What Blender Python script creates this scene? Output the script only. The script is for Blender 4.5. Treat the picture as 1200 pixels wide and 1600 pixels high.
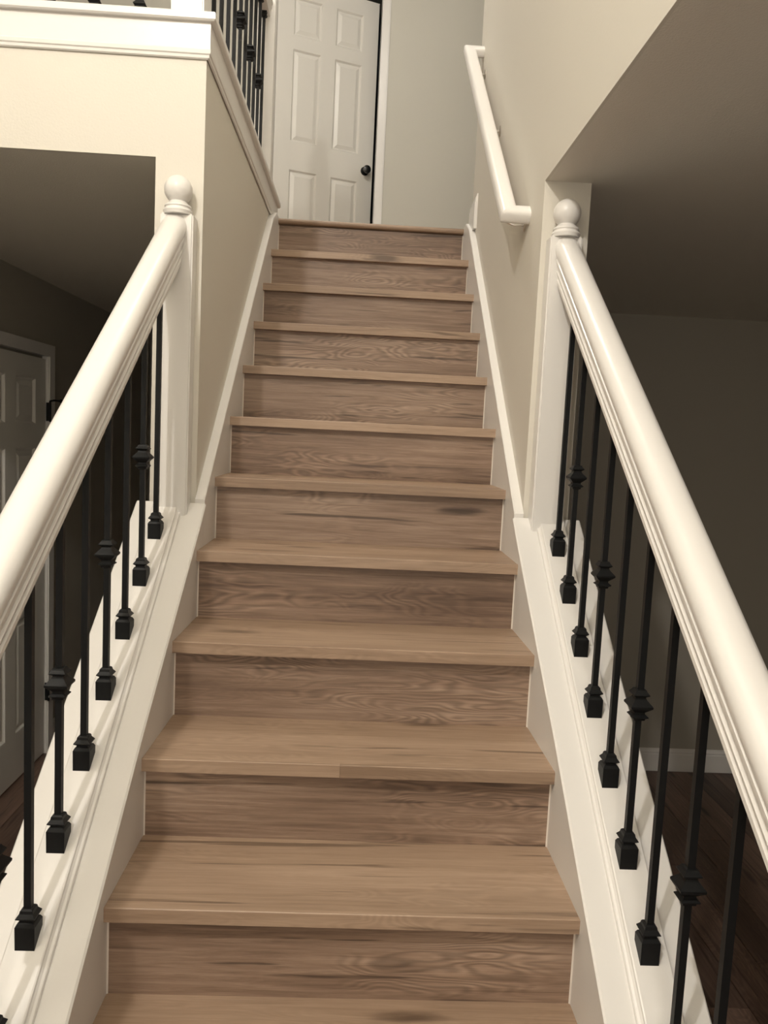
import bpy, bmesh, math, random
from mathutils import Vector, Matrix
for o in list(bpy.data.objects): bpy.data.objects.remove(o)
random.seed(7)
SC = bpy.context.scene
COL = SC.collection

# ------------------------------------------------------------------ camera
yaw, pitch, roll = 0.0368, -0.0986, 0.0487
fwd = Vector((math.sin(yaw)*math.cos(pitch), math.cos(yaw)*math.cos(pitch), math.sin(pitch)))
rt = Vector((math.cos(yaw), -math.sin(yaw), 0)); up = rt.cross(fwd)
r2 = rt*math.cos(roll)+up*math.sin(roll); u2 = -rt*math.sin(roll)+up*math.cos(roll)
cam = bpy.data.cameras.new('camera'); cam.sensor_fit = 'VERTICAL'; cam.sensor_height = 36; cam.lens = 1199.5*36/1600
cam.clip_start = 0.02
co = bpy.data.objects.new('camera', cam); COL.objects.link(co)
M = Matrix((r2, u2, -fwd)).transposed().to_4x4(); M.translation = Vector((-0.0135, -1.3995, 0.923)); co.matrix_world = M
SC.camera = co

# ------------------------------------------------------------------ world, lights, exposure
w = bpy.data.worlds.new('world'); SC.world = w; w.use_nodes = True
w.node_tree.nodes['Background'].inputs[0].default_value = (1.0, 0.86, 0.68, 1); w.node_tree.nodes['Background'].inputs[1].default_value = 0.02
def lamp(name, loc, power, col, rad):
    l = bpy.data.lights.new(name, 'POINT'); l.energy = power; l.color = col; l.shadow_soft_size = rad
    o = bpy.data.objects.new(name, l); o.location = loc; COL.objects.link(o); return o
lamp('foyer_lamp', (-0.90, -1.9, 3.30), 108, (1.0, 0.95, 0.885), 0.055)
lamp('hall_lamp', (-0.30, 2.0, 4.20), 31, (1.0, 0.955, 0.89), 0.16)
lamp('fill_light', (0.15, -2.9, 0.65), 23, (1.0, 0.935, 0.86), 0.35)  # added soft fill from behind the camera, lifts the dim lower rooms
SC.view_settings.view_transform = 'Standard'; SC.view_settings.look = 'None'
SC.view_settings.gamma = 1; SC.view_settings.use_curve_mapping = False
SC.view_settings.exposure = 0.58

# ------------------------------------------------------------------ materials
def newmat(name):
    m = bpy.data.materials.new(name); m.use_nodes = True
    return m, m.node_tree, m.node_tree.nodes['Principled BSDF']
def N(nt, t, **kw):
    n = nt.nodes.new(t)
    for k, v in kw.items(): setattr(n, k, v)
    return n
def paint(name, col, rough=0.5, bump=0.0, scale=200, vary=0.03, spec=0.5):
    m, nt, b = newmat(name); L = nt.links.new
    b.inputs['Roughness'].default_value = rough; b.inputs['Specular IOR Level'].default_value = spec
    tc = N(nt, 'ShaderNodeTexCoord')
    n1 = N(nt, 'ShaderNodeTexNoise'); n1.inputs['Scale'].default_value = 2.3; n1.inputs['Detail'].default_value = 3
    L(tc.outputs['Object'], n1.inputs['Vector'])
    mx = N(nt, 'ShaderNodeMix', data_type='RGBA')
    mx.inputs['A'].default_value = (*[c*(1-vary) for c in col], 1); mx.inputs['B'].default_value = (*[min(1, c*(1+vary)) for c in col], 1)
    L(n1.outputs['Fac'], mx.inputs['Factor']); L(mx.outputs['Result'], b.inputs['Base Color'])
    if bump:
        n2 = N(nt, 'ShaderNodeTexNoise'); n2.inputs['Scale'].default_value = scale; n2.inputs['Detail'].default_value = 2
        L(tc.outputs['Object'], n2.inputs['Vector'])
        bp = N(nt, 'ShaderNodeBump'); bp.inputs['Strength'].default_value = bump; bp.inputs['Distance'].default_value = 0.002
        L(n2.outputs['Fac'], bp.inputs['Height']); L(bp.outputs['Normal'], b.inputs['Normal'])
    return m
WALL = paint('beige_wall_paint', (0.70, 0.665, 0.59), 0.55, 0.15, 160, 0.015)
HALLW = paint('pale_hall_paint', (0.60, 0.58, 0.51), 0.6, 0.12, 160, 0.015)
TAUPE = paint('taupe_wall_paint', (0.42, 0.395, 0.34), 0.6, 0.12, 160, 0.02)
CEIL = paint('ceiling_paint', (0.78, 0.745, 0.67), 0.8, 0.5, 260, 0.02)
CEILUP = paint('upper_ceiling_paint', (0.80, 0.78, 0.72), 0.8, 0.4, 260, 0.02)
TRIM = paint('white_trim_enamel', (0.80, 0.78, 0.75), 0.28, 0.10, 60, 0.012)
DOORW = paint('white_door_paint', (0.78, 0.76, 0.71), 0.35, 0.05, 90, 0.01)
IRON = paint('black_iron', (0.006, 0.0065, 0.007), 0.5, 0.05, 300, 0.2, 0.25)
KNOBM = paint('black_knob_metal', (0.010, 0.011, 0.012), 0.25, 0.0, 300, 0.2)
CHROME, _nt, _b = newmat('brushed_nickel'); _b.inputs['Metallic'].default_value = 1; _b.inputs['Roughness'].default_value = 0.28; _b.inputs['Base Color'].default_value = (0.66, 0.63, 0.58, 1)
VOID = paint('unlit_closet_dark', (0.012, 0.016, 0.02), 0.9)  # near-black colour stands in for the unlit space behind the ajar door
CAULK = paint('white_caulk', (0.74, 0.68, 0.61), 0.5)

def wood(name, lo, mid, hi, dark, rough=0.42, ring=1.0, axis=0, hue=(0.9, 1.08)):
    """procedural plank: long grain along local axis 0 (x) or 1 (y), cathedral rings from contour lines of stretched noise, pores, knots"""
    m, nt, b = newmat(name); L = nt.links.new
    tc = N(nt, 'ShaderNodeTexCoord'); oi = N(nt, 'ShaderNodeObjectInfo')
    cm = N(nt, 'ShaderNodeCombineXYZ')
    for i, k in enumerate((41.0, 17.0, 29.0)):
        mm = N(nt, 'ShaderNodeMath', operation='MULTIPLY'); mm.inputs[1].default_value = k
        L(oi.outputs['Random'], mm.inputs[0]); L(mm.outputs[0], cm.inputs[i])
    ad = N(nt, 'ShaderNodeVectorMath', operation='ADD'); L(tc.outputs['Object'], ad.inputs[0]); L(cm.outputs[0], ad.inputs[1])
    def mapped(s):
        mp = N(nt, 'ShaderNodeVectorMath', operation='MULTIPLY')
        mp.inputs[1].default_value = (s[0], s[1], s[1]) if axis == 0 else (s[1], s[0], s[1])
        L(ad.outputs[0], mp.inputs[0]); return mp.outputs[0]
    def noise(s, detail, dist=0.0, rough_=0.55):
        n = N(nt, 'ShaderNodeTexNoise'); n.inputs['Scale'].default_value = 1; n.inputs['Detail'].default_value = detail
        n.inputs['Distortion'].default_value = dist; n.inputs['Roughness'].default_value = rough_
        L(mapped(s), n.inputs['Vector']); return n.outputs['Fac']
    def math_(op, a, bb, clamp=False):
        n = N(nt, 'ShaderNodeMath', operation=op, use_clamp=clamp)
        for i, v in enumerate((a, bb)):
            if v is None: continue
            if isinstance(v, (int, float)): n.inputs[i].default_value = v
            else: L(v, n.inputs[i])
        return n.outputs[0]
    def rng(v, a, c, d=0.0, e=1.0):
        n = N(nt, 'ShaderNodeMapRange', interpolation_type='SMOOTHSTEP'); n.inputs['From Min'].default_value = a; n.inputs['From Max'].default_value = c
        n.inputs['To Min'].default_value = d; n.inputs['To Max'].default_value = e; L(v, n.inputs['Value']); return n.outputs['Result']
    big = noise((0.9, 5.5), 3)                              # broad tone drift
    cath = noise((1.7, 9.0), 2.5, 0.25)
    rings = math_('SINE', math_('MULTIPLY', cath, 190.0), None)
    streak = noise((3.2, 85.0), 6, 0.5, 0.72)
    fine = noise((14.0, 320.0), 3)
    ringmask = rng(noise((1.6, 6.0), 1), 0.44, 0.58)
    t = math_('ADD', math_('MULTIPLY', big, 0.5), math_('MULTIPLY', streak, 0.5))
    cr = N(nt, 'ShaderNodeValToRGB'); e = cr.color_ramp.elements
    e[0].position = 0.37; e[0].color = (*lo, 1); e[1].position = 0.63; e[1].color = (*hi, 1)
    x = cr.color_ramp.elements.new(0.5); x.color = (*mid, 1)
    L(t, cr.inputs['Fac'])
    # rings brighten / darken
    rv = math_('MULTIPLY', math_('MULTIPLY', rings, ringmask), 0.13*ring)
    fv = math_('MULTIPLY', math_('SUBTRACT', fine, 0.5), 0.28)
    gain = math_('ADD', math_('ADD', rv, fv), 1.0)
    # dark cracks / mineral streaks
    crack = rng(noise((1.5, 34.0), 3, 0.6), 0.60, 0.68)
    vo = N(nt, 'ShaderNodeTexVoronoi'); vo.inputs['Scale'].default_value = 1; L(mapped((2.0, 9.0)), vo.inputs['Vector'])
    wob = math_('ADD', vo.outputs['Distance'], math_('MULTIPLY', math_('SUBTRACT', noise((9.0, 60.0), 2), 0.5), 0.16))
    knot = rng(wob, 0.05, 0.20, 1.0, 0.0)
    sel = N(nt, 'ShaderNodeSeparateColor'); L(vo.outputs['Color'], sel.inputs[0])
    knot = math_('MULTIPLY', knot, rng(sel.outputs[0], 0.52, 0.60))
    dk = math_('MAXIMUM', math_('MULTIPLY', crack, 0.70), math_('MULTIPLY', knot, 0.88))
    g = N(nt, 'ShaderNodeVectorMath', operation='SCALE'); L(cr.outputs['Color'], g.inputs[0]); L(gain, g.inputs['Scale'])
    mx = N(nt, 'ShaderNodeMix', data_type='RGBA'); L(g.outputs[0], mx.inputs['A']); mx.inputs['B'].default_value = (*dark, 1); L(dk, mx.inputs['Factor'])
    hs = N(nt, 'ShaderNodeHueSaturation'); L(mx.outputs['Result'], hs.inputs['Color'])
    L(rng(oi.outputs['Random'], 0, 1, hue[0], hue[1]), hs.inputs['Value'])
    L(hs.outputs[0], b.inputs['Base Color'])
    b.inputs['Roughness'].default_value = rough
    bp = N(nt, 'ShaderNodeBump'); bp.inputs['Strength'].default_value = 0.18; bp.inputs['Distance'].default_value = 0.0008
    L(fine, bp.inputs['Height']); L(bp.outputs['Normal'], b.inputs['Normal'])
    return m
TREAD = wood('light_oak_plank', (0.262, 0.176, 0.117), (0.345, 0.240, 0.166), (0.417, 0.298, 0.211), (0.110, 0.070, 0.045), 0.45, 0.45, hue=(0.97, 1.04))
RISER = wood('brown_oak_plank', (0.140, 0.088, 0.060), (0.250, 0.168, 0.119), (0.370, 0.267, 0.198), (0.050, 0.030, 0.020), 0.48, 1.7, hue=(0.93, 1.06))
FLOORM = wood('dark_walnut_plank', (0.080, 0.048, 0.035), (0.135, 0.084, 0.063), (0.20, 0.130, 0.098), (0.04, 0.023, 0.016), 0.42, 1.0, axis=1, hue=(0.75, 1.3))

# ------------------------------------------------------------------ helpers
def link(name, me, mat, parent=None, loc=(0, 0, 0)):
    o = bpy.data.objects.new(name, me); COL.objects.link(o); o.location = loc
    if mat is not None and not me.materials: me.materials.append(mat)
    if parent is not None: o.parent = parent
    return o
def tomesh(bm, name, smooth=False):
    bmesh.ops.recalc_face_normals(bm, faces=bm.faces)
    me = bpy.data.meshes.new(name); bm.to_mesh(me); bm.free()
    if smooth:
        me.polygons.foreach_set('use_smooth', [True]*len(me.polygons))
        me.set_sharp_from_angle(angle=math.radians(32))
    return me
def box(bm, a, b):
    v = [bm.verts.new((x, y, z)) for x in (a[0], b[0]) for y in (a[1], b[1]) for z in (a[2], b[2])]
    for f in ((0, 1, 3, 2), (4, 6, 7, 5), (0, 4, 5, 1), (2, 3, 7, 6), (0, 2, 6, 4), (1, 5, 7, 3)): bm.faces.new([v[i] for i in f])
def boxobj(name, a, b, mat, parent=None, bev=0.0, origin=None):
    """box with its origin at a corner-centre so that object coordinates stay local"""
    c = Vector([(p+q)/2 for p, q in zip(a, b)]) if origin is None else Vector(origin)
    bm = bmesh.new(); box(bm, Vector(a)-c, Vector(b)-c)
    if bev: bmesh.ops.bevel(bm, geom=list(bm.edges), offset=bev, segments=2, affect='EDGES', profile=0.6)
    return link(name, tomesh(bm, name, bool(bev)), mat, parent, c)
def sweep(bm, sections, closed=True):
    """sections: list of rings (lists of points) joined into a capped solid"""
    R = [[bm.verts.new(p) for p in s] for s in sections]
    n = len(R[0])
    for a, b in zip(R, R[1:]):
        for i in range(n if closed else n-1):
            bm.faces.new((a[i], a[(i+1) % n], b[(i+1) % n], b[i]))
    if closed:
        bm.faces.new(R[0]); bm.faces.new(list(reversed(R[-1])))
def sqstack(bm, prof, cx=0, cy=0, rot=0.0):
    """stack of square rings: prof = (half width, z)"""
    secs = []
    for h, z in prof:
        secs.append([(cx+h*sx, cy+h*sy, z) for sx, sy in ((-1, -1), (1, -1), (1, 1), (-1, 1))])
    sweep(bm, secs)
def lathe(bm, prof, seg=28, c=(0, 0, 0), axis='z'):
    secs = []
    for r, z in prof:
        ring = []
        for i in range(seg):
            a = 2*math.pi*i/seg; p = (r*math.cos(a), r*math.sin(a), z)
            if axis == 'y': p = (p[0], -p[2], p[1])
            if axis == 'x': p = (p[2], p[0], p[1])
            ring.append((p[0]+c[0], p[1]+c[1], p[2]+c[2]))
        secs.append(ring)
    sweep(bm, secs)
def tube(bm, pts, r, seg=14):
    pts = [Vector(p) for p in pts]; secs = []
    for i, p in enumerate(pts):
        d = (pts[min(i+1, len(pts)-1)]-pts[max(i-1, 0)]).normalized()
        s = d.cross(Vector((0, 0, 1)));
        if s.length < 1e-3: s = Vector((1, 0, 0))
        s.normalize(); t = s.cross(d)
        secs.append([tuple(p+s*r*math.cos(2*math.pi*k/seg)+t*r*math.sin(2*math.pi*k/seg)) for k in range(seg)])
    sweep(bm, secs)
def empty(name, loc, label=None, cat=None, kind=None, group=None):
    o = bpy.data.objects.new(name, None); COL.objects.link(o); o.location = loc; o.empty_display_size = 0.1
    if label: o['label'] = label
    if cat: o['category'] = cat
    if kind: o['kind'] = kind
    if group: o['group'] = group
    return o
def struct(o, label=None):
    o['kind'] = 'structure'
    if label: o['label'] = label
    return o
def wallbox(name, a, b, mat, label=None): return struct(boxobj(name, a, b, mat), label)

# ------------------------------------------------------------------ measures
RUN, RISE, NOSE = 0.2462, 0.1932, 0.025
ZT = {1: 0.0, 2: 0.189, 3: 0.386, 4: 0.578, 5: 0.772, 6: 0.964, 7: 1.157, 8: 1.351, 9: 1.547, 10: 1.745, 11: 1.951}
for k in (0, -1, -2, -3): ZT[k] = (k-1)*RISE
FLOOR = -0.966; LAND = 1.951; CEILZ = 1.665; TOP = 4.40
def yt(k): return (k-1)*RUN
def hw(y):
    P = [(-1.3, .463), (0, .4605), (.25, .4605), (.75, .4525), (2.6, .4525)]
    for (a, p), (b, q) in zip(P, P[1:]):
        if y <= b: return p+(q-p)*max(0, (y-a))/(b-a)
    return P[-1][1]
def zc(y): return .703+.765*(y-.834)           # top of the sloped curb cap
def zr(y): return 1.367+.745*(y-.79)           # underside of the handrails
XW = 0.48                                      # stair faces of the walls
XO = 0.614                                     # far faces of those walls
YW = 0.845                                     # front ends of those walls

# ------------------------------------------------------------------ setting: shell
wallbox('wall_stair_left', (-XO, YW, FLOOR), (-XW, 2.52, 1.945), WALL, 'beige wall closing the left side of the upper stairs')
bm = bmesh.new()                               # header over the opening to the left room
box(bm, (-1.743, YW, CEILZ), (-XO, YW+0.012, 1.945)); box(bm, (-1.743, YW+.012, CEILZ+.02), (-XO, YW+0.13, 1.945))
struct(link('wall_header_left', tomesh(bm, 'wall_header_left'), WALL), 'cream wall band over the opening to the lower left room')
wallbox('wall_stair_right', (XW, YW, FLOOR), (XO, 2.40, TOP), WALL, 'beige wall on the right of the upper stairs with the white handrail')
bm = bmesh.new(); box(bm, (XW, -3.3, CEILZ+.02), (XO, YW, TOP)); box(bm, (XW, -3.3, CEILZ), (XW+.008, YW, CEILZ+.02))
struct(link('wall_foyer_right', tomesh(bm, 'wall_foyer_right'), WALL), 'beige upper wall running forward above the dark ceiling')
wallbox('ceiling_room_right', (XW+.008, -3.3, CEILZ), (3.7, 3.1, CEILZ+0.02), CEIL, 'dark shaded ceiling of the lower right room')
wallbox('ceiling_room_left', (-1.85, YW+0.012, CEILZ), (-XO, 5.2, CEILZ+0.02), CEIL, 'dark shaded ceiling of the lower left room')
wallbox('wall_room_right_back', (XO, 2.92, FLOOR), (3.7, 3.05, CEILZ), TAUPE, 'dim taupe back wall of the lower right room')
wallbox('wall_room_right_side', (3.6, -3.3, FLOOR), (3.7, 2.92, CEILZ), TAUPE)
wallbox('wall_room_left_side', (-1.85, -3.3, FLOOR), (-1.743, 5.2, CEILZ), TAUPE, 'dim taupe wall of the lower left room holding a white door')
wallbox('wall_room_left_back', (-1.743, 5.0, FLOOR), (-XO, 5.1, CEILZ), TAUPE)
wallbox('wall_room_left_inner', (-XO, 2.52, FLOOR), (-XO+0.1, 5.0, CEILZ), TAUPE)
wallbox('wall_foyer_left', (-1.85, -3.3, CEILZ), (-1.743, YW, TOP), WALL)
wallbox('wall_foyer_back', (-1.85, -3.4, FLOOR), (3.7, -3.3, TOP), WALL)
wallbox('ceiling', (-4.2, -3.4, TOP), (3.7, 6.0, TOP+0.1), CEILUP)
wallbox('floor', (-1.85, -3.3, FLOOR-0.10), (3.7, 5.2, FLOOR-0.012), FLOORM, 'dark brown wood floor of the lower rooms')
# upstairs hall
YD = 4.18
bm = bmesh.new(); box(bm, (-4.2, 2.50, LAND-0.25), (2.8, 5.6, LAND-0.002)); box(bm, (-4.2, YW+0.01, LAND-0.20), (-XO-0.001, 2.50, LAND-0.002))
struct(link('floor_hall', tomesh(bm, 'floor_hall'), TREAD))
OX0, OX1, DH = -0.703, 0.011, 2.20             # door opening
bm = bmesh.new(); box(bm, (-4.2, YD, LAND), (OX0, YD+0.12, TOP)); box(bm, (OX1, YD, LAND), (2.8, YD+0.12, TOP)); box(bm, (OX0, YD, LAND+DH), (OX1, YD+0.12, TOP))
struct(link('wall_hall_back', tomesh(bm, 'wall_hall_back'), HALLW), 'pale grey beige wall around the upstairs door')
wallbox('wall_hall_left', (-4.3, YW, LAND), (-4.2, 5.6, TOP), HALLW)
wallbox('wall_hall_front', (-4.2, YW-0.1, LAND), (-1.85, YW, TOP), HALLW)
wallbox('wall_hall_right', (2.8, 2.2, LAND), (2.9, 5.6, TOP), HALLW)
wallbox('wall_hall_near', (XO, 2.27, LAND), (2.8, 2.40, TOP), HALLW)
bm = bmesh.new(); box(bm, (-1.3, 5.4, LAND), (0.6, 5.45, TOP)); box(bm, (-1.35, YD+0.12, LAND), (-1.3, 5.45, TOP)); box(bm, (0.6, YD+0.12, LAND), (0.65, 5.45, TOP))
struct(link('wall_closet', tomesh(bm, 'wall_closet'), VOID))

# floor planks (0.13 wide, laid along y)
PW, PLN = 0.150, 1.22
bm = bmesh.new(); box(bm, (0.0012, 0.001, -0.012), (PW-0.0012, PLN-0.001, 0.0))
bmesh.ops.bevel(bm, geom=[e for e in bm.edges if all(v.co.z > -0.001 for v in e.verts)], offset=0.0014, segments=1, affect='EDGES')
plank_me = tomesh(bm, 'plank'); plank_me.materials.append(FLOORM)
floor_o = bpy.data.objects['floor']; fl = Vector(floor_o.location)
def planks(x0, x1, y0, y1):
    i = 0; x = x0
    while x+PW <= x1+0.02:
        y = y0 + (-0.9*((i*0.37) % 1))
        while y < y1:
            a = max(y, y0); b = min(y+PLN, y1)
            if b-a > 0.1:
                if abs(b-a-PLN) < 1e-6: me = plank_me
                else:
                    q = bmesh.new(); box(q, (0.0012, 0.001, -0.012), (PW-0.0012, b-a-0.001, 0.0)); me = tomesh(q, 'plank'); me.materials.append(FLOORM)
                link('plank', me, None, floor_o, Vector((x, a, FLOOR))-fl)
            y += PLN
        x += PW; i += 1
planks(-1.74, -0.66, 0.4, 5.0)
planks(0.66, 3.3, -1.0, 2.9)
for a, b in (((-1.743, -3.3), (-0.66, 0.4)), ((-0.66, -3.3), (0.66, -1.0)), ((0.66, -3.3), (3.6, -1.0))):
    bm = bmesh.new(); box(bm, (a[0]-fl.x, a[1]-fl.y, FLOOR-0.012-fl.z), (b[0]-fl.x, b[1]-fl.y, FLOOR-0.001-fl.z)); link('floor_boards', tomesh(bm, 'floor_boards'), FLOORM, floor_o)

# baseboards
def baseboard(name, a, b, nrm, z=FLOOR, h=0.135):
    """profiled board from a to b on a wall, nrm = direction into the room"""
    a = Vector((*a, z)); b = Vector((*b, z)); n = Vector((*nrm, 0))
    prof = [(0, 0), (.014, 0), (.014, h*.74), (.011, h*.80), (.012, h*.86), (.006, h*.95), (.004, h), (0, h)]
    bm = bmesh.new(); sweep(bm, [[tuple(p+n*u+Vector((0, 0, v))) for u, v in prof] for p in (a, b)])
    return struct(link(name, tomesh(bm, name), TRIM))
baseboard('baseboard_room_right', (XO, 2.92), (3.6, 2.92), (0, -1))
baseboard('baseboard_room_left', (-1.743, 2.72), (-1.743, 5.0), (1, 0))
baseboard('baseboard_room_left_near', (-1.743, -3.3), (-1.743, 1.30), (1, 0))
baseboard('baseboard_landing', (XW, 2.22), (XW, 2.40), (-1, 0), z=LAND-0.06, h=0.155)
baseboard('baseboard_hall', (0.11, YD), (2.8, YD), (0, -1), z=LAND)

# ------------------------------------------------------------------ staircase
stair = empty('staircase', (0, 0, 0), 'straight staircase with light oak treads and brown oak risers between white skirt boards', 'staircase')
def tread(k):
    y, z = yt(k), ZT[k]; a = hw(y)
    d = RUN+NOSE
    bm = bmesh.new(); box(bm, (-a, 0.010, -0.0285), (a, d+0.004, 0))
    t = link('tread', tomesh(bm, 'tread'), TREAD, stair, (0, y, z))
    bm = bmesh.new(); prof = [(0.0005, -0.0285), (0.0095, -0.0290), (0.0098, 0.0006), (0.0022, 0.0008), (0.0004, -0.0006)]
    if k != 2:
        sweep(bm, [[(x, u, v) for u, v in prof] for x in (-a, a)]); link('nosing', tomesh(bm, 'nosing'), TREAD, t)
    else:                                      # this nosing is pieced from two lengths
        for x0, x1 in ((-a, -.0235), (-.0228, a)):
            bm = bmesh.new(); sweep(bm, [[(x-x0, u, v) for u, v in prof] for x in (x0, x1)]); link('nosing', tomesh(bm, 'nosing'), TREAD, t, (x0, 0, 0))
def riser(k):                                  # riser standing on tread k, under tread k+1
    y = yt(k+1)+NOSE; a = hw(y)-0.001; z0 = ZT[k]; z1 = ZT[k+1]-0.029
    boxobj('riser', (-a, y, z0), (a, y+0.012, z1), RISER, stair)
    for s in (-1, 1):                          # bead of caulk at both ends
        bm = bmesh.new(); x = s*(a+0.0012)
        sweep(bm, [[(x-s*0.0032, y, z0), (x, y-0.0025, z0), (x, y, z0)], [(x-s*0.0032, y, z1), (x, y-0.0025, z1), (x, y, z1)]])
        link('caulk_bead', tomesh(bm, 'caulk_bead'), CAULK, stair)
for k in range(-2, 11): tread(k)
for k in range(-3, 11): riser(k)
# landing edge: rounded bullnose
bm = bmesh.new(); a = hw(2.5); secs = []
for x in (-a, a):
    pr = [(0.06, 0.0), (0.012, 0.0)]+[(0.011-0.0115*math.sin(t*math.pi/6), -0.0125+0.0125*math.cos(t*math.pi/6)) for t in range(1, 6)]+[(0.012, -0.025), (0.06, -0.025)]
    secs.append([(x, u, v) for u, v in pr])
sweep(bm, secs); link('landing_nosing', tomesh(bm, 'landing_nosing', True), TREAD, stair, (0, yt(11), ZT[11]))['label'] = 'rounded oak nosing at the landing edge'

# skirt boards: sawtooth hidden behind treads, so a plain sloped board following hw(y)
def skirt(s):
    bm = bmesh.new(); secs = []
    ys = [-1.10, -0.6, -0.25, 0, .25, .5, .75, YW-0.012]
    for y in ys:
        zt = zc(y)-0.012; x0 = s*hw(y); x1 = s*(hw(y)+0.03)
        secs.append([(x0, y, max(FLOOR, zt-0.42)), (x1, y, max(FLOOR, zt-0.42)), (x1, y, zt), (x0, y, zt)])
    sweep(bm, secs)
    link('skirt_board', tomesh(bm, 'skirt_board'), TRIM, stair)
    bm = bmesh.new(); secs = []
    for y, zt in ((.834, .715), (2.27, .715+.824*1.436), (2.40, LAND+0.006), (2.505, LAND+0.006)):
        x0 = s*hw(y); x1 = s*XW
        secs.append([(x0, y, zt-0.5), (x1, y, zt-0.5), (x1, y, zt), (x0+s*0.003, y, zt), (x0, y, zt-0.003)])
    sweep(bm, secs)
    link('skirt_board', tomesh(bm, 'skirt_board'), TRIM, stair)
for s in (-1, 1): skirt(s)
# curb walls under the balustrades
def curb(s):
    bm = bmesh.new(); secs = []
    for y in (-1.10, YW-0.001):
        zt = zc(y)-0.018
        secs.append([(s*.492, y, FLOOR), (s*.628, y, FLOOR), (s*.628, y, zt), (s*.492, y, zt)])
    sweep(bm, secs); cw = link('curb_wall', tomesh(bm, 'curb_wall'), WALL, stair)
    bm = bmesh.new(); secs = []
    for y in (-1.12, -0.6, -0.25, 0, .25, .5, .75, .834):
        z = zc(y); xi = hw(y)-0.004
        secs.append([(s*u, y, z+v) for u, v in ((xi+.002, -.018), (.646, -.018), (.648, -.015), (.648, -.003), (.645, 0), (xi+.004, 0), (xi, -.004), (xi, -.014))])
    sweep(bm, secs); link('curb_cap', tomesh(bm, 'curb_cap', True), TRIM, stair)
    bm = bmesh.new(); secs = []
    for y in (-1.12, .834):
        z = zc(y)
        prof = [(.512, -.002), (.512, .007), (.5135, .010), (.518, .0115), (.5215, .016), (.5225, .022), (.525, .0235), (.590, .0235), (.593, .021), (.594, .010), (.5955, .007), (.5955, -.002)]
        secs.append([(s*u, y, z+v) for u, v in prof])
    sweep(bm, secs); link('shoe_rail', tomesh(bm, 'shoe_rail'), TRIM, stair)
for s in (-1, 1): curb(s)

# ------------------------------------------------------------------ balustrades
SHOE = [(.0170, -.020), (.0174, .029), (.0145, .0345), (.0116, .0365), (.0114, .0390), (.0168, .0430), (.0166, .0445), (.0118, .0510), (.0108, .0560), (.0085, .0585), (.0062, .0590)]
COLLAR = [(.0062, -.026), (.0090, -.024), (.0135, -.018), (.0135, -.015), (.0095, -.010), (.0095, -.006), (.0140, .001), (.0150, .030)]
KNUCK = [(.0062, -.032), (.0105, -.0300), (.0112, -.0265), (.0158, -.0235), (.0158, -.0220), (.0102, -.0175), (.0100, -.0140), (.0212, -.0035), (.0215, .0000), (.0205, .0015), (.0118, .0110), (.0100, .0145), (.0100, .0165), (.0155, .0200), (.0155, .0215), (.0112, .0270), (.0100, .0300), (.0062, .0310)]
def cached(prof, name):
    bm = bmesh.new(); sqstack(bm, prof); me = tomesh(bm, name); me.materials.append(IRON); return me
SH_ME, CO_ME, KN_ME = cached(SHOE, 'base_shoe'), cached(COLLAR, 'top_collar'), cached(KNUCK, 'knuckle')
def baluster(parent, x, y, z0, z1, knuckle=None, slope=0.0):
    """square bar from z0 (shoe plane) to z1 (rail underside), bar a part, shoe / collar / knuckle its sub-parts"""
    bm = bmesh.new(); sqstack(bm, [(.0063, -0.02), (.0063, z1-z0+0.012)])
    b = link('baluster', tomesh(bm, 'baluster'), IRON, parent, (x, y, z0))
    link('base_shoe', SH_ME, None, b)
    link('top_collar', CO_ME, None, b, (0, 0, z1-z0))
    if knuckle: link('knuckle', KN_ME, None, b, (0, 0, knuckle))
    return b
def newel(parent, x, y0, y1, z0, z1, yb, hwid=.045):
    bm = bmesh.new(); box(bm, (x-hwid, y0, z0), (x+hwid, y1, z1))
    bmesh.ops.bevel(bm, geom=list(bm.edges), offset=.004, segments=2, affect='EDGES')
    n = link('newel_post', tomesh(bm, 'newel_post', True), TRIM, parent)
    b = 1.0 if yb-y0 > .03 else .5
    R = .0385
    prof = [(.0375, -.003), (.0385, .002), (.0400, .006), (.0385, .010), (.0350, .0125), (.0345, .015), (.0365, .018), (.0350, .0225), (.0290, .026), (.0255, .030)]
    zc_ = .0645
    prof2 = [(R*math.sin(t), zc_-R*math.cos(t)) for t in [math.radians(a) for a in range(36, 180, 9)]]+[(.0008, zc_+R)]
    bm = bmesh.new(); lathe(bm, prof+prof2, 40)
    link('ball_finial', tomesh(bm, 'ball_finial', True), TRIM, n, (x, yb, z1))
    return n
HALF = [(0, 0), (.0215, 0), (.0240, .004), (.0240, .014), (.0200, .0185), (.0200, .021), (.0250, .028), (.0268, .036), (.0215, .0415), (.0215, .044), (.0270, .050), (.0300, .059), (.0300, .067), (.0235, .0715), (.0235, .0755), (.0318, .079), (.0345, .088), (.0345, .098), (.0318, .108), (.0265, .117), (.0185, .1235), (.0090, .1265), (0, .1272)]
HALF = [(u, v*1.05) for u, v in HALF]
RAILP = HALF+[(-u, v) for u, v in reversed(HALF[1:-1])]
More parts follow.
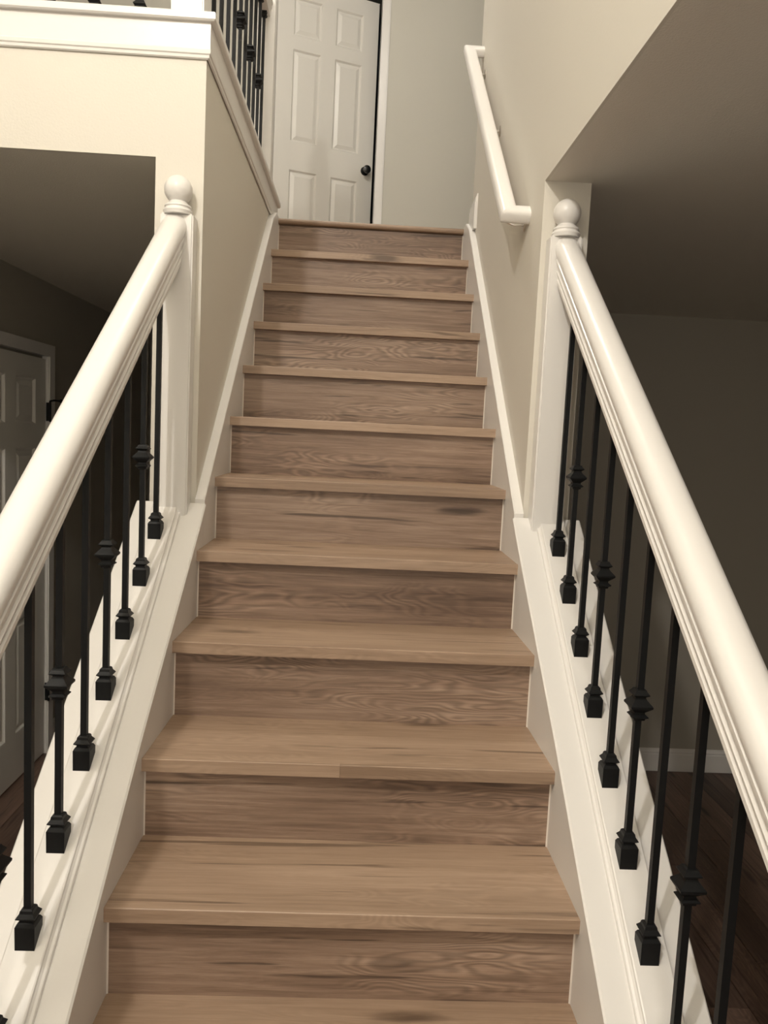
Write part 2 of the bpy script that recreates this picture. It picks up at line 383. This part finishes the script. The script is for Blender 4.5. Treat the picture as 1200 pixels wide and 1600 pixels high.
def balustrade(s, name, label, xb, xr):
    t = empty(name, (s*.545, .8, FLOOR), label, 'railing')
    inv = -Vector(t.location)
    def P(p): return tuple(Vector(p)+inv)
    bm = bmesh.new(); sweep(bm, [[P((s*xr+u, y, zr(y)+v)) for u, v in RAILP] for y in (-1.12, .795)])
    r = link('handrail', tomesh(bm, 'handrail', True), TRIM, t)
    n = newel(t, s*.540, .79, YW+.0, zc(.79)-.02, 1.503, .806); n.location = inv
    n2 = newel(t, s*.545, -1.20, -1.11, FLOOR, zr(-1.12)+.16, -1.155); n2.location = inv
    for k in range(-7, 7):
        y = -.103+.1345*k
        if y < -1.09: continue
        z0 = zc(y)+.0235
        kn = .317 if k % 2 else None
        b = baluster(t, *P((s*xb, y, z0)), P((0, 0, zr(y)))[2], kn)
    return t
balustrade(-1, 'stair_railing', 'white handrail railing with black iron balusters left of the stairs', .558, .547)
balustrade(1, 'stair_railing', 'white handrail railing with black iron balusters right of the stairs', .552, .544)

# ------------------------------------------------------------------ upstairs trim band and guard railing
def offset_path(d):                            # L shaped path, offset d out of the wall faces (stair side and front)
    return [(-1.743, YW-d), (-XW+d, YW-d), (-XW+d, 2.56)]
def band(name, prof, label=None):
    """prof: (distance out of the wall, z); swept around the outside corner"""
    bm = bmesh.new(); secs = []
    for i in range(3):
        secs.append([(*offset_path(d)[i], z) for d, z in prof])
    sweep(bm, secs); return struct(link(name, tomesh(bm, name), TRIM), label)
band('trim_1', [(-.12, 1.944), (.0, 1.944), (.0, 1.936), (.004, 1.928), (.008, 1.931), (.009, 1.938), (.012, 1.941), (.013, 1.950), (.011, 1.954), (.0115, 2.0215), (-.12, 2.0215)], 'white frieze board and moulding along the edge of the upper floor')
band('trim_2', [(-.135, 2.0215), (.022, 2.0215), (.026, 2.0255), (.026, 2.041), (.022, 2.045), (-.135, 2.045)], 'white cap board on top of the upper floor edge')
UZ = 2.045
g = empty('guard_railing', (-.54, .905, UZ), 'upstairs guard railing with black balusters seen past the white trim band', 'railing')
gi = -Vector(g.location)
def G(p): return tuple(Vector(p)+gi)
def post(x, y, h):
    bm = bmesh.new(); box(bm, (-.045, -.045, 0), (.045, .045, h)); bmesh.ops.bevel(bm, geom=list(bm.edges), offset=.004, segments=2, affect='EDGES')
    n = link('newel_post', tomesh(bm, 'newel_post', True), TRIM, g, G((x, y, UZ)))
    q = bmesh.new(); R = .0385; zc_ = .0645
    lathe(q, [(.0385, -.002), (.040, .006), (.035, .0125), (.0365, .018), (.0255, .030)]+[(R*math.sin(math.radians(a)), zc_-R*math.cos(math.radians(a))) for a in range(36, 180, 12)]+[(.0008, zc_+R)], 28)
    link('ball_finial', tomesh(q, 'ball_finial', True), TRIM, n, (0, 0, h))
post(-.540, .905, .95); post(-.540, 2.465, .95)
RZ = 2.845                                      # underside of guard rail
bm = bmesh.new(); sweep(bm, [[G((-.540+u, y, RZ+v*.62)) for u, v in RAILP] for y in (.95, 2.42)]); link('handrail', tomesh(bm, 'handrail', True), TRIM, g)
bm = bmesh.new(); sweep(bm, [[G((x, .905+u, RZ+v*.62)) for u, v in RAILP] for x in (-1.743, -.585)]); link('handrail', tomesh(bm, 'handrail', True), TRIM, g)
for j in range(-0, 11):
    y = 2.377-.128*j
    baluster(g, *G((-.540, y, UZ)), G((0, 0, RZ))[2], .438 if j % 2 else None)
for j in range(8):
    x = -.680-.126*j
    baluster(g, *G((x, .905, UZ)), G((0, 0, RZ))[2], .438 if j % 2 == 0 else None)

# ------------------------------------------------------------------ six panel doors
def panel_door(name, W, H, T, label, rows=((.235, .80), (.955, 1.60), (1.715, 1.915))):
    """door leaf in local x (0..W, hinge at 0), thickness towards +y, raised panels on the -y face"""
    st, mid = .115*W/.76, .10*W/.76
    pw = (W-2*st-mid)/2
    leaf = empty(name, (0, 0, 0)); leaf['kind'] = 'structure'; leaf['label'] = label
    bm = bmesh.new()
    box(bm, (0, .014, 0), (W, T, H))                                   # core
    xs = [(0, st), (st+pw, st+pw+mid), (W-st, W)]
    for a, b in xs: box(bm, (a, 0, 0), (b, .014, H))
    zz = [0]+[v for r in rows for v in r]+[H]
    for a, b in zip(zz[0::2], zz[1::2]):
        for i in (0, 1): box(bm, (st+i*(pw+mid), 0, a), (st+i*(pw+mid)+pw, .014, b))
    link('door_leaf', tomesh(bm, 'door_leaf'), DOORW, leaf)
    for a, b in rows:
        for i in (0, 1):
            x0 = st+i*(pw+mid); x1 = x0+pw; bm = bmesh.new()
            def ring(i_, y): return [(x0+i_, y, a+i_), (x1-i_, y, a+i_), (x1-i_, y, b-i_), (x0+i_, y, b-i_)]
            sweep(bm, [ring(0, .015), ring(0, .0005), ring(.004, .0005), ring(.014, .0120), ring(.020, .0120), ring(.044, .003), ring(.046, .003)])
            link('panel', tomesh(bm, 'panel'), DOORW, leaf)
    return leaf
d1 = panel_door('door_1', 0.742, 2.05, .035, 'white six panel door standing slightly ajar at the top of the stairs', ((.22, .80), (.985, 1.605), (1.69, 1.945)))
d1.location = (OX0+.004, YD+.010, LAND+.008); d1.rotation_euler = (0, 0, math.radians(21))
bm = bmesh.new(); lathe(bm, [(.031, 0), (.031, .004), (.027, .008), (.012, .011), (.011, .028), (.018, .033), (.027, .042), (.029, .052), (.026, .060), (.015, .066), (.001, .067)], 28, axis='y')
link('door_knob', tomesh(bm, 'door_knob', True), KNOBM, d1, (.682, 0, .880))['label'] = 'round black door knob'
def casing(name, prof_w, path, nrm, side, parent=None):
    pass
# upstairs door frame and casings
bm = bmesh.new()
box(bm, (OX1-.001, YD-.0, LAND), (OX1+.014, YD+.12, LAND+DH)); box(bm, (OX0-.014, YD, LAND), (OX0+.001, YD+.12, LAND+DH)); box(bm, (OX0, YD, LAND+DH-.001), (OX1, YD+.12, LAND+DH+.014))
struct(link('trim_3', tomesh(bm, 'trim_3'), TRIM))
bm = bmesh.new(); cw_ = .062
for a, b in (((OX1+.004, YD-.016, LAND), (OX1+cw_, YD+.0, LAND+DH+cw_)), ((OX0-cw_, YD-.016, LAND), (OX0-.004, YD, LAND+DH+cw_)), ((OX0-.004, YD-.016, LAND+DH+.004), (OX1+.004, YD, LAND+DH+cw_))):
    box(bm, a, b)
bmesh.ops.bevel(bm, geom=[e for e in bm.edges if all(v.co.y < YD-.01 for v in e.verts)], offset=.006, segments=2, affect='EDGES')
struct(link('trim_4', tomesh(bm, 'trim_4'), TRIM), 'white casing around the upstairs door')

# lower left door on the side wall (faces +x); local x of the leaf runs toward the camera
XL = -1.743; DT = 2.86; LH = 2.20
d2 = panel_door('door_2', .84, LH, .035, 'white six panel door in the dim lower left room', ((.25, .85), (1.02, 1.73), (1.85, 2.09)))
d2.location = (XL+.022, DT, FLOOR+.012); d2.rotation_euler = (0, 0, math.radians(-90)); d2.scale = (1, -1, 1)
bm = bmesh.new()
y0, y1 = DT-.845, DT+.006
for a, b in (((XL, y1+.004, FLOOR), (XL+.034, y1+.016, FLOOR+LH+.03)),):
    box(bm, a, b)
for a, b in (((XL, y1+.010, FLOOR), (XL+.040, y1+.078, FLOOR+LH+.09)), ((XL, y0-.078, FLOOR), (XL+.040, y0-.006, FLOOR+LH+.09)), ((XL, y0-.006, FLOOR+LH+.028), (XL+.040, y1+.010, FLOOR+LH+.09))):
    box(bm, a, b)
struct(link('trim_5', tomesh(bm, 'trim_5'), TRIM), 'white casing around the lower left door')
for i, zz in enumerate((.965, -.60)):           # black hinges on the right side of the lower left door
    bm = bmesh.new(); box(bm, (XL+.026, DT-.001, zz-.050), (XL+.044, DT+.007, zz+.050))
    inv2 = d2.matrix_basis.inverted()
    lathe(bm, [(.005, -.054), (.006, -.050), (.006, .050), (.005, .056), (.003, .060)], 12, c=(XL+.046, DT+.002, zz))
    bm.transform(inv2); hg = link('hinge', tomesh(bm, 'hinge'), IRON, d2); hg['label'] = 'black door hinge'
    if i == 0:
        q = bmesh.new(); tube(q, [(XL+.046, DT+.002, zz+.058), (XL+.075, DT-.02, zz+.062), (XL+.115, DT-.03, zz+.060)], .005, 8)
        lathe(q, [(.009, .0), (.010, .004), (.009, .010), (.001, .012)], 12, c=(XL+.112, DT-.03, zz+.060), axis='x'); q.transform(inv2)
        link('door_stop', tomesh(q, 'door_stop'), IRON, hg)

# ------------------------------------------------------------------ wall handrail on the right
h = empty('wall_handrail', (XW, 1.6, 2.1), 'white painted wooden handrail mounted on the right stair wall', 'handrail')
hi = -Vector(h.location)
def H_(p): return Vector(p)+hi
XH = .4145
A = Vector((XH, 1.035, 1.622)); B = Vector((XH, 2.31, 2.700))
dv = (B-A).normalized(); ex = Vector((1, 0, 0)); nv = ex.cross(dv).normalized()
def rrect(wx, wz, r):
    out = []
    for cx_, cy_, a0 in ((1, 1, 0), (-1, 1, 90), (-1, -1, 180), (1, -1, 270)):
        for t in (0, 30, 60, 90):
            an = math.radians(a0+t); out.append((cx_*(wx-r)+r*math.cos(an), cy_*(wz-r)+r*math.sin(an)))
    return out
sec = rrect(.0265, .0215, .013)
def rail_piece(name, rings):
    bm = bmesh.new(); sweep(bm, [[tuple(H_(p)) for p in r] for r in rings]); link(name, tomesh(bm, name, True), TRIM, h)
endA = [Vector((XW+.001, A.y, A.z))+dv*u+nv*v for u, v in sec]; mitA = [A+(ex+dv)*u+nv*v for u, v in sec]
mitB = [B+(ex-dv)*u+nv*v for u, v in sec]; endB = [Vector((XW+.001, B.y, B.z))-dv*u+nv*v for u, v in sec]
rail_piece('rail', (mitA, mitB)); rail_piece('rail_return', (endA, mitA)); rail_piece('rail_return', (mitB, endB))
for f in (.045, .52, .93):
    p = A+(B-A)*f
    bm = bmesh.new()
    lathe(bm, [(.020, .001), (.020, -.003), (.016, -.006), (.001, -.0065)], 20, c=tuple(H_((XW, p.y, p.z-.062))), axis='x')
    tube(bm, [H_((XW-.004, p.y, p.z-.062)), H_((XW-.035, p.y, p.z-.064)), H_((XW-.058, p.y, p.z-.056)), H_((XW-.068, p.y, p.z-.040)), H_((XH+.001, p.y, p.z-.018))], .0055, 10)
    link('bracket', tomesh(bm, 'bracket', True), CHROME, h)['label'] = 'small metal wall bracket'
